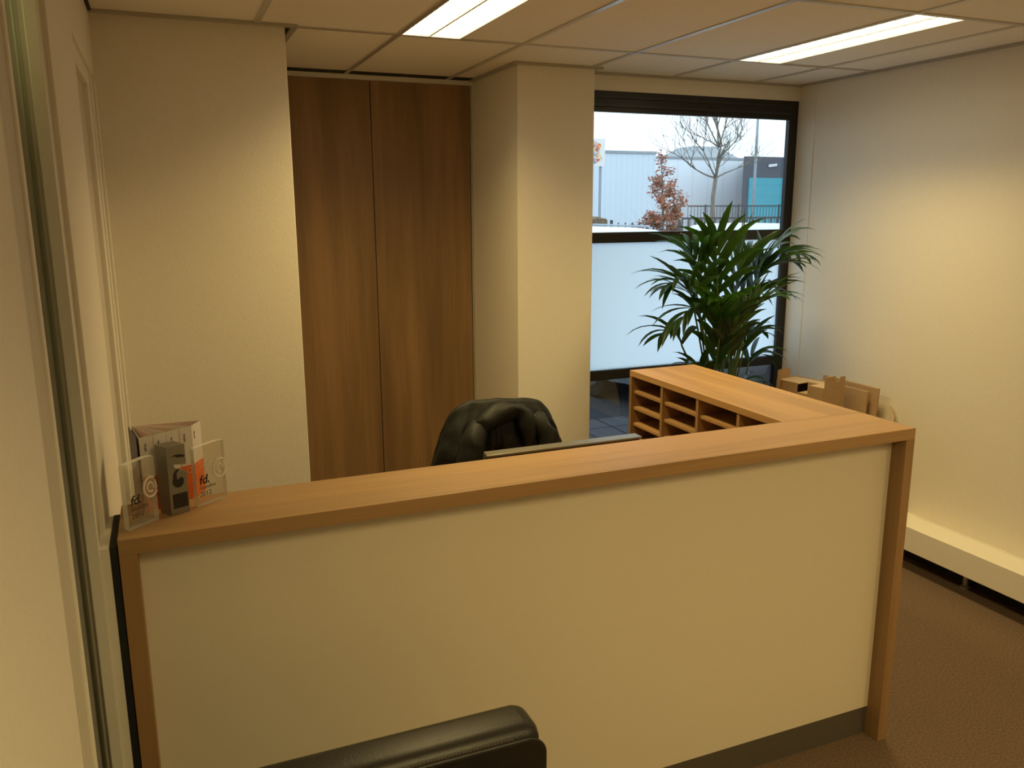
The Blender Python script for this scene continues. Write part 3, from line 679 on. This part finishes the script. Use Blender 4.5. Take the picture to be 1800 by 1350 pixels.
# ---------------------------------------------------------------- outdoors
GZ = -.12
struct(MB().box(-60, 120, YB+.101, 120, GZ-.1, GZ).build('ground', 'asphalt'), 'asphalt yard outside')
struct(MB().box(-4, 14, YB+.101, 6.6, GZ, GZ+.03).build('pavement', 'paving'), 'grey paving outside the window')
def car(x0, y0, label, rails=True):
    # nose towards the window, length along +y
    cr = thing('car', (x0+.86, y0+2.1, GZ), label, 'car', 'silver cars parked outside the window')
    W = 1.74; Lc = 4.3; cx_ = x0+W/2
    prof = [(0, .35, .62), (.06, .25, .72), (.5, .22, .92), (1.05, .20, 1.02), (1.2, .20, 1.03), (3.9, .22, 1.08), (4.2, .25, 1.0), (4.3, .35, .7)]
    rings = []
    for y, zl, zh in prof:
        hw_ = W/2*(1-.10*max(0, (.5-y)/.5) - .06*max(0, (y-3.9)/.4)); c_ = []
        for (fx, fz) in ((-.96, 0), (-1, .25), (-1, .65), (-.93, .95), (-.80, 1), (.80, 1), (.93, .95), (1, .65), (1, .25), (.96, 0)):
            c_.append((cx_+fx*hw_, y0+y, GZ+zl+(zh-zl)*fz))
        rings.append(c_)
    bd = MB().loft(rings).build('car_body', 'carpaint', cr, smooth=True)
    es = bd.modifiers.new('e', 'EDGE_SPLIT'); es.split_angle = R(40)
    def cab(z0, z1, inset0, inset1, ya, yb, yc_, yd_, nm, mt, sm=True):
        rr = []
        for k in range(5):
            t = k/4; z = z0+(z1-z0)*t; i_ = inset0+(inset1-inset0)*t**1.3; f0 = ya+(yb-ya)*t; f1 = yd_+(yc_-yd_)*t; r = .12; ring = []
            for (sx, sy, a0) in ((1, 1, 0), (-1, 1, 90), (-1, -1, 180), (1, -1, 270)):
                for q in range(5):
                    a = R(a0+q*22.5); ring.append((cx_+sx*(W/2-i_-r)+r*math.cos(a), (y0+f1-r if sy > 0 else y0+f0+r)+r*math.sin(a), GZ+z))
            rr.append(ring)
        return MB().loft(rr).build(nm, mt, cr, smooth=sm)
    cab(1.0, 1.50, .07, .20, 1.05, 1.75, 3.85, 4.15, 'car_windows', 'carglass')
    rr = []
    for k, (z, i_) in enumerate(((1.49, .185), (1.55, .21), (1.595, .28), (1.62, .42), (1.628, .6))):
        ring = []
        for (sx, sy, a0) in ((1, 1, 0), (-1, 1, 90), (-1, -1, 180), (1, -1, 270)):
            for q in range(5):
                a = R(a0+q*22.5); r = .15; f0 = 1.70+(i_-.185)*1.6; f1 = 3.9-(i_-.185)*1.0
                ring.append((cx_+sx*(W/2-i_-r)+r*math.cos(a), (y0+f1-r if sy > 0 else y0+f0+r)+r*math.sin(a), GZ+z+.095))
        rr.append(ring)
    MB().loft(rr).build('car_roof', 'carpaint', cr, smooth=True)
    for s in (-1, 1):
        if rails: MB().tube([(cx_+s*.56, y0+2.0, GZ+1.68), (cx_+s*.56, y0+2.1, GZ+1.73), (cx_+s*.56, y0+3.5, GZ+1.73), (cx_+s*.56, y0+3.6, GZ+1.68)], .014, 8).build('roof_rail', 'galv', cr, smooth=True)
        for yw in (.85, 3.45):
            wx = cx_+s*(W/2-.09)
            wh = MB().tube([(wx-.10, y0+yw, GZ+.31), (wx+.10, y0+yw, GZ+.31)], .31, 28).build('wheel', 'tyre', cr)
            MB().tube([(wx+s*.09, y0+yw, GZ+.31), (wx+s*.105, y0+yw, GZ+.31)], .19, 20).build('hub_cap', 'silver', wh)
        MB().rbox(cx_+s*.62-.15, cx_+s*.62+.15, y0-.01, y0+.25, GZ+.60, GZ+.74, .03, 3).build('headlight', 'lens', cr, smooth=True)
        MB().box(cx_+s*(W/2)-.008, cx_+s*(W/2)+.008, y0+.45, y0+.62, GZ+.42, GZ+.47).build('side_reflector', 'redlens', cr)
    MB().box(cx_-.35, cx_+.35, y0+.0, y0+.03, GZ+.40, GZ+.52).build('grille', 'black', cr)
    return cr
car(4.08, 6.75, 'silver car with roof rails parked nearest the cream column')
car(7.25, 7.1, 'silver car parked outside, its roof low behind the palm fronds', False)
# warehouses
b = thing('warehouse', (18, 40, GZ), 'pale blue-grey warehouse with fine vertical ribs, at the left of the window view', 'building')
MB().box(8, 25.25, 40, 60, GZ, 4.78).build('wall', 'clad1', b)
MB().box(7.95, 25.3, 39.93, 60.05, 4.70, 4.83).build('roof_edge', 'farroof', b)
b = thing('warehouse', (30, 44, GZ), 'white panelled warehouse behind the bare tree', 'building')
MB().box(25.4, 36, 43.0, 62, GZ, 4.70).build('wall', 'clad2', b)
MB().box(25.4, 36.05, 42.95, 62.05, 4.66, 4.80).build('roof_edge', 'farroof', b)
b = thing('building', (38, 48, GZ), 'dark building with a turquoise roller door at the right of the window view', 'building')
MB().prism([(29.55, 38, GZ), (46, 38, GZ), (46, 42.8, GZ), (33.5, 42.8, GZ)], (0, 0, 4.55-GZ)).build('wall', 'darkclad', b)
MB().box(29.95, 44, 37.93, 38, GZ, 3.42).build('roller_door', 'tealdoor', b)
MB().prism([(31.2, 37.9, 4.0), (31.75, 37.9, 4.06), (31.75, 37.9, 4.2), (31.2, 37.9, 4.14)], (0, .06, 0)).build('sign_plate', 'lens', b)
b = thing('house', (45, 64, GZ), 'grey hipped roof showing over the white warehouse behind the tree', 'building')
MB().loft([[(43.8, 64, GZ), (49.3, 64, GZ), (49.3, 70, GZ), (43.8, 70, GZ)], [(43.8, 64, 6.2), (49.3, 64, 6.2), (49.3, 70, 6.2), (43.8, 70, 6.2)], [(45.3, 65.5, 7.3), (48.0, 65.5, 7.3), (48.0, 68, 7.3), (45.3, 68, 7.3)]]).build('house_walls_roof', 'farroof', b)
# billboard on the near yard side
b = thing('billboard', (15.7, 30, GZ), 'white billboard with a splash of colours at the left edge of the window', 'billboard')
MB().box(14.9, 16.58, 30, 30.08, 3.46, 4.52).build('board', 'paper', b)
MB().prism([(15.3, 29.98, 3.6), (16.1, 29.98, 3.55), (16.45, 29.98, 3.75), (16.3, 29.98, 4.0), (16.4, 29.98, 4.3), (16.1, 29.98, 4.42), (15.2, 29.98, 4.4)], (0, .02, 0)).build('print', 'poster', b)
for x in (15.1, 16.4): MB().box(x, x+.08, 30.08, 30.16, GZ, 4.4).build('post', 'galv', b)
# lamp pole
b = thing('lamp_post', (19.17, 24, GZ), 'tall thin grey lamp post standing before the dark building', 'lamp post')
MB().tube([(19.17, 24, GZ), (19.17, 24, 3), (19.17, 24, 7.5)], [.055, .05, .035], 10).build('pole', 'galv', b, smooth=True)
MB().tube([(19.17, 24, 7.5), (19.0, 23.9, 7.6), (18.5, 23.6, 7.65)], [.035, .03, .05], 8).build('lamp_head', 'galv', b, smooth=True)
# hedge
b = MB(); b.rbox(12.2, 14.0, 25, 26, GZ, 1.53, .08, 3); bmesh.ops.subdivide_edges(b.bm, edges=b.bm.edges[:], cuts=5, use_grid_fill=True)
for v in b.bm.verts: v.co += Vector((1, 1, 1))*.08*noise.noise(v.co*5)
tag(b.build('hedge', 'hedge'), 'clipped brownish hedge at the left edge of the window view', 'hedge')
# fences
def fence(x0, x1, y, h, step, r, posts, label, top=True, spikes=True, x0h=None):
    f = thing('fence', ((x0+x1)/2, y, GZ), label, 'fence')
    b = MB(); x = x0
    while x < x1: b.box(x-r, x+r, y-r, y+r, GZ, h); x += step
    b.build('bars', 'fence', f)
    if top: MB().box(x0, x1, y-.02, y+.02, h-.02, h+.02).build('top_rail', 'fence', f)
    MB().box(x0, x1, y-.02, y+.02, h-.22 if not top else GZ+.2, h-.19 if not top else GZ+.24).build('rail', 'fence', f)
    for xx in posts: MB().box(xx-2*r, xx+2*r, y-.022, y+.022, GZ, h+.05).build('post', 'fence', f)
fence(6.5, 9.45, 14, 1.56, .155, .010, (7.9, 9.42), 'black spiked fence behind the parked silver car', top=False)
fence(9.5, 13.5, 14.02, 1.625, .155, .012, (11.0, 12.5), 'dark railing with a top rail behind the palm')
fence(15.1, 22.5, 22, 1.88, .12, .006, (15.75, 17.0, 18.6, 20.3), 'taller thin railing farther back before the warehouses')
# bare tree
random.seed(21)
tr = thing('tree', (14.6, 20, GZ), 'bare leafless tree with a slender trunk before the white warehouse', 'tree')
MB().tube([(14.62, 20, GZ), (14.60, 20, 1.2), (14.55, 20, 2.1), (14.62, 20, 2.70)], [.075, .062, .058, .055], 10).build('trunk', 'bark', tr, smooth=True)
b = MB()
def branch(p, d, L, r, lvl):
    pts = [p]; q = p.copy(); dd_ = d.copy(); n = 5
    for i in range(n):
        dd_ = (dd_+Vector((random.uniform(-.18, .18), random.uniform(-.18, .18), random.uniform(-.06, .16)))).normalized()
        q = q+dd_*L/n; pts.append(q.copy())
    b.tube(pts, [r*(1-.55*i/n) for i in range(n+1)], 5 if lvl > 0 else 7)
    if lvl >= 4: return
    for k in range(4 if lvl < 3 else 3):
        i = random.randint(2, n) if k else n
        a = Vector((random.uniform(-1, 1), random.uniform(-1, 1), random.uniform(-.35, .7))).normalized()
        branch(pts[i], (dd_*.85+a*.75+Vector((0, 0, .15))).normalized(), L*random.uniform(.62, .84), max(.0042, r*.55), lvl+1)
T0 = Vector((14.62, 20, 2.65))
for d, L, r in (((-.9, .1, .18), 1.15, .026), ((-.72, -.2, .62), 1.1, .026), ((.80, .1, .35), .9, .024), ((.05, 0, 1), .9, .045), ((.6, .5, .5), .8, .02), ((-.5, -.6, .4), .8, .02)):
    branch(T0, Vector(d).normalized(), L, r, 1)
T1 = Vector((14.68, 20, 3.5))
for d, L, r in (((-.6, .1, .8), .85, .026), ((.5, .1, .85), .85, .026), ((-.15, .2, 1), 1.0, .028), ((-.8, 0, .4), .8, .02), ((.85, -.1, .3), .8, .02)):
    branch(T1, Vector(d).normalized(), L, r, 1)
b.build('branches', 'bark', tr, smooth=True)
# shrub with withered leaves
random.seed(8)
sh = thing('tree', (11.62, 18, GZ), 'small tree with withered reddish brown leaves left of the bare tree', 'tree')
MB().tube([(11.64, 18, GZ), (11.62, 18, 1.6), (11.56, 18, 2.6), (11.50, 18, 3.2)], [.035, .028, .016, .005], 8).build('trunk', 'bark', sh, smooth=True)
b = MB(); lf = MB()
for k in range(46):
    t = random.random(); z = 1.15+1.95*t; wdt = (.62*(1-t)+.14)*(1.0 if t < .85 else .8)
    a = random.uniform(0, 2*PI); L_ = wdt*random.uniform(.55, 1); p0 = Vector((11.63-.06*t, 18, z-.1)); p1 = p0+Vector((math.cos(a)*L_, math.sin(a)*L_, random.uniform(.05, .28)))
    b.tube([p0, p0.lerp(p1, .5)+Vector((0, 0, .02)), p1], [.008, .006, .003], 4)
    for j in range(int(80*(1.25-t))):
        f = random.uniform(.45, 1.1); c = p0.lerp(p1, f)+Vector([random.gauss(0, .055) for _ in range(3)])
        n1 = Vector([random.gauss(0, 1) for _ in range(3)]).normalized(); n2 = n1.orthogonal().normalized(); s = random.uniform(.024, .046)
        lf.bm.faces.new([lf.bm.verts.new(c+n1*s*1.5), lf.bm.verts.new(c+n2*s*.7), lf.bm.verts.new(c-n1*s*1.2), lf.bm.verts.new(c-n2*s*.7)])
b.build('branches', 'bark', sh); lf.build('foliage', 'brownleaf', sh)
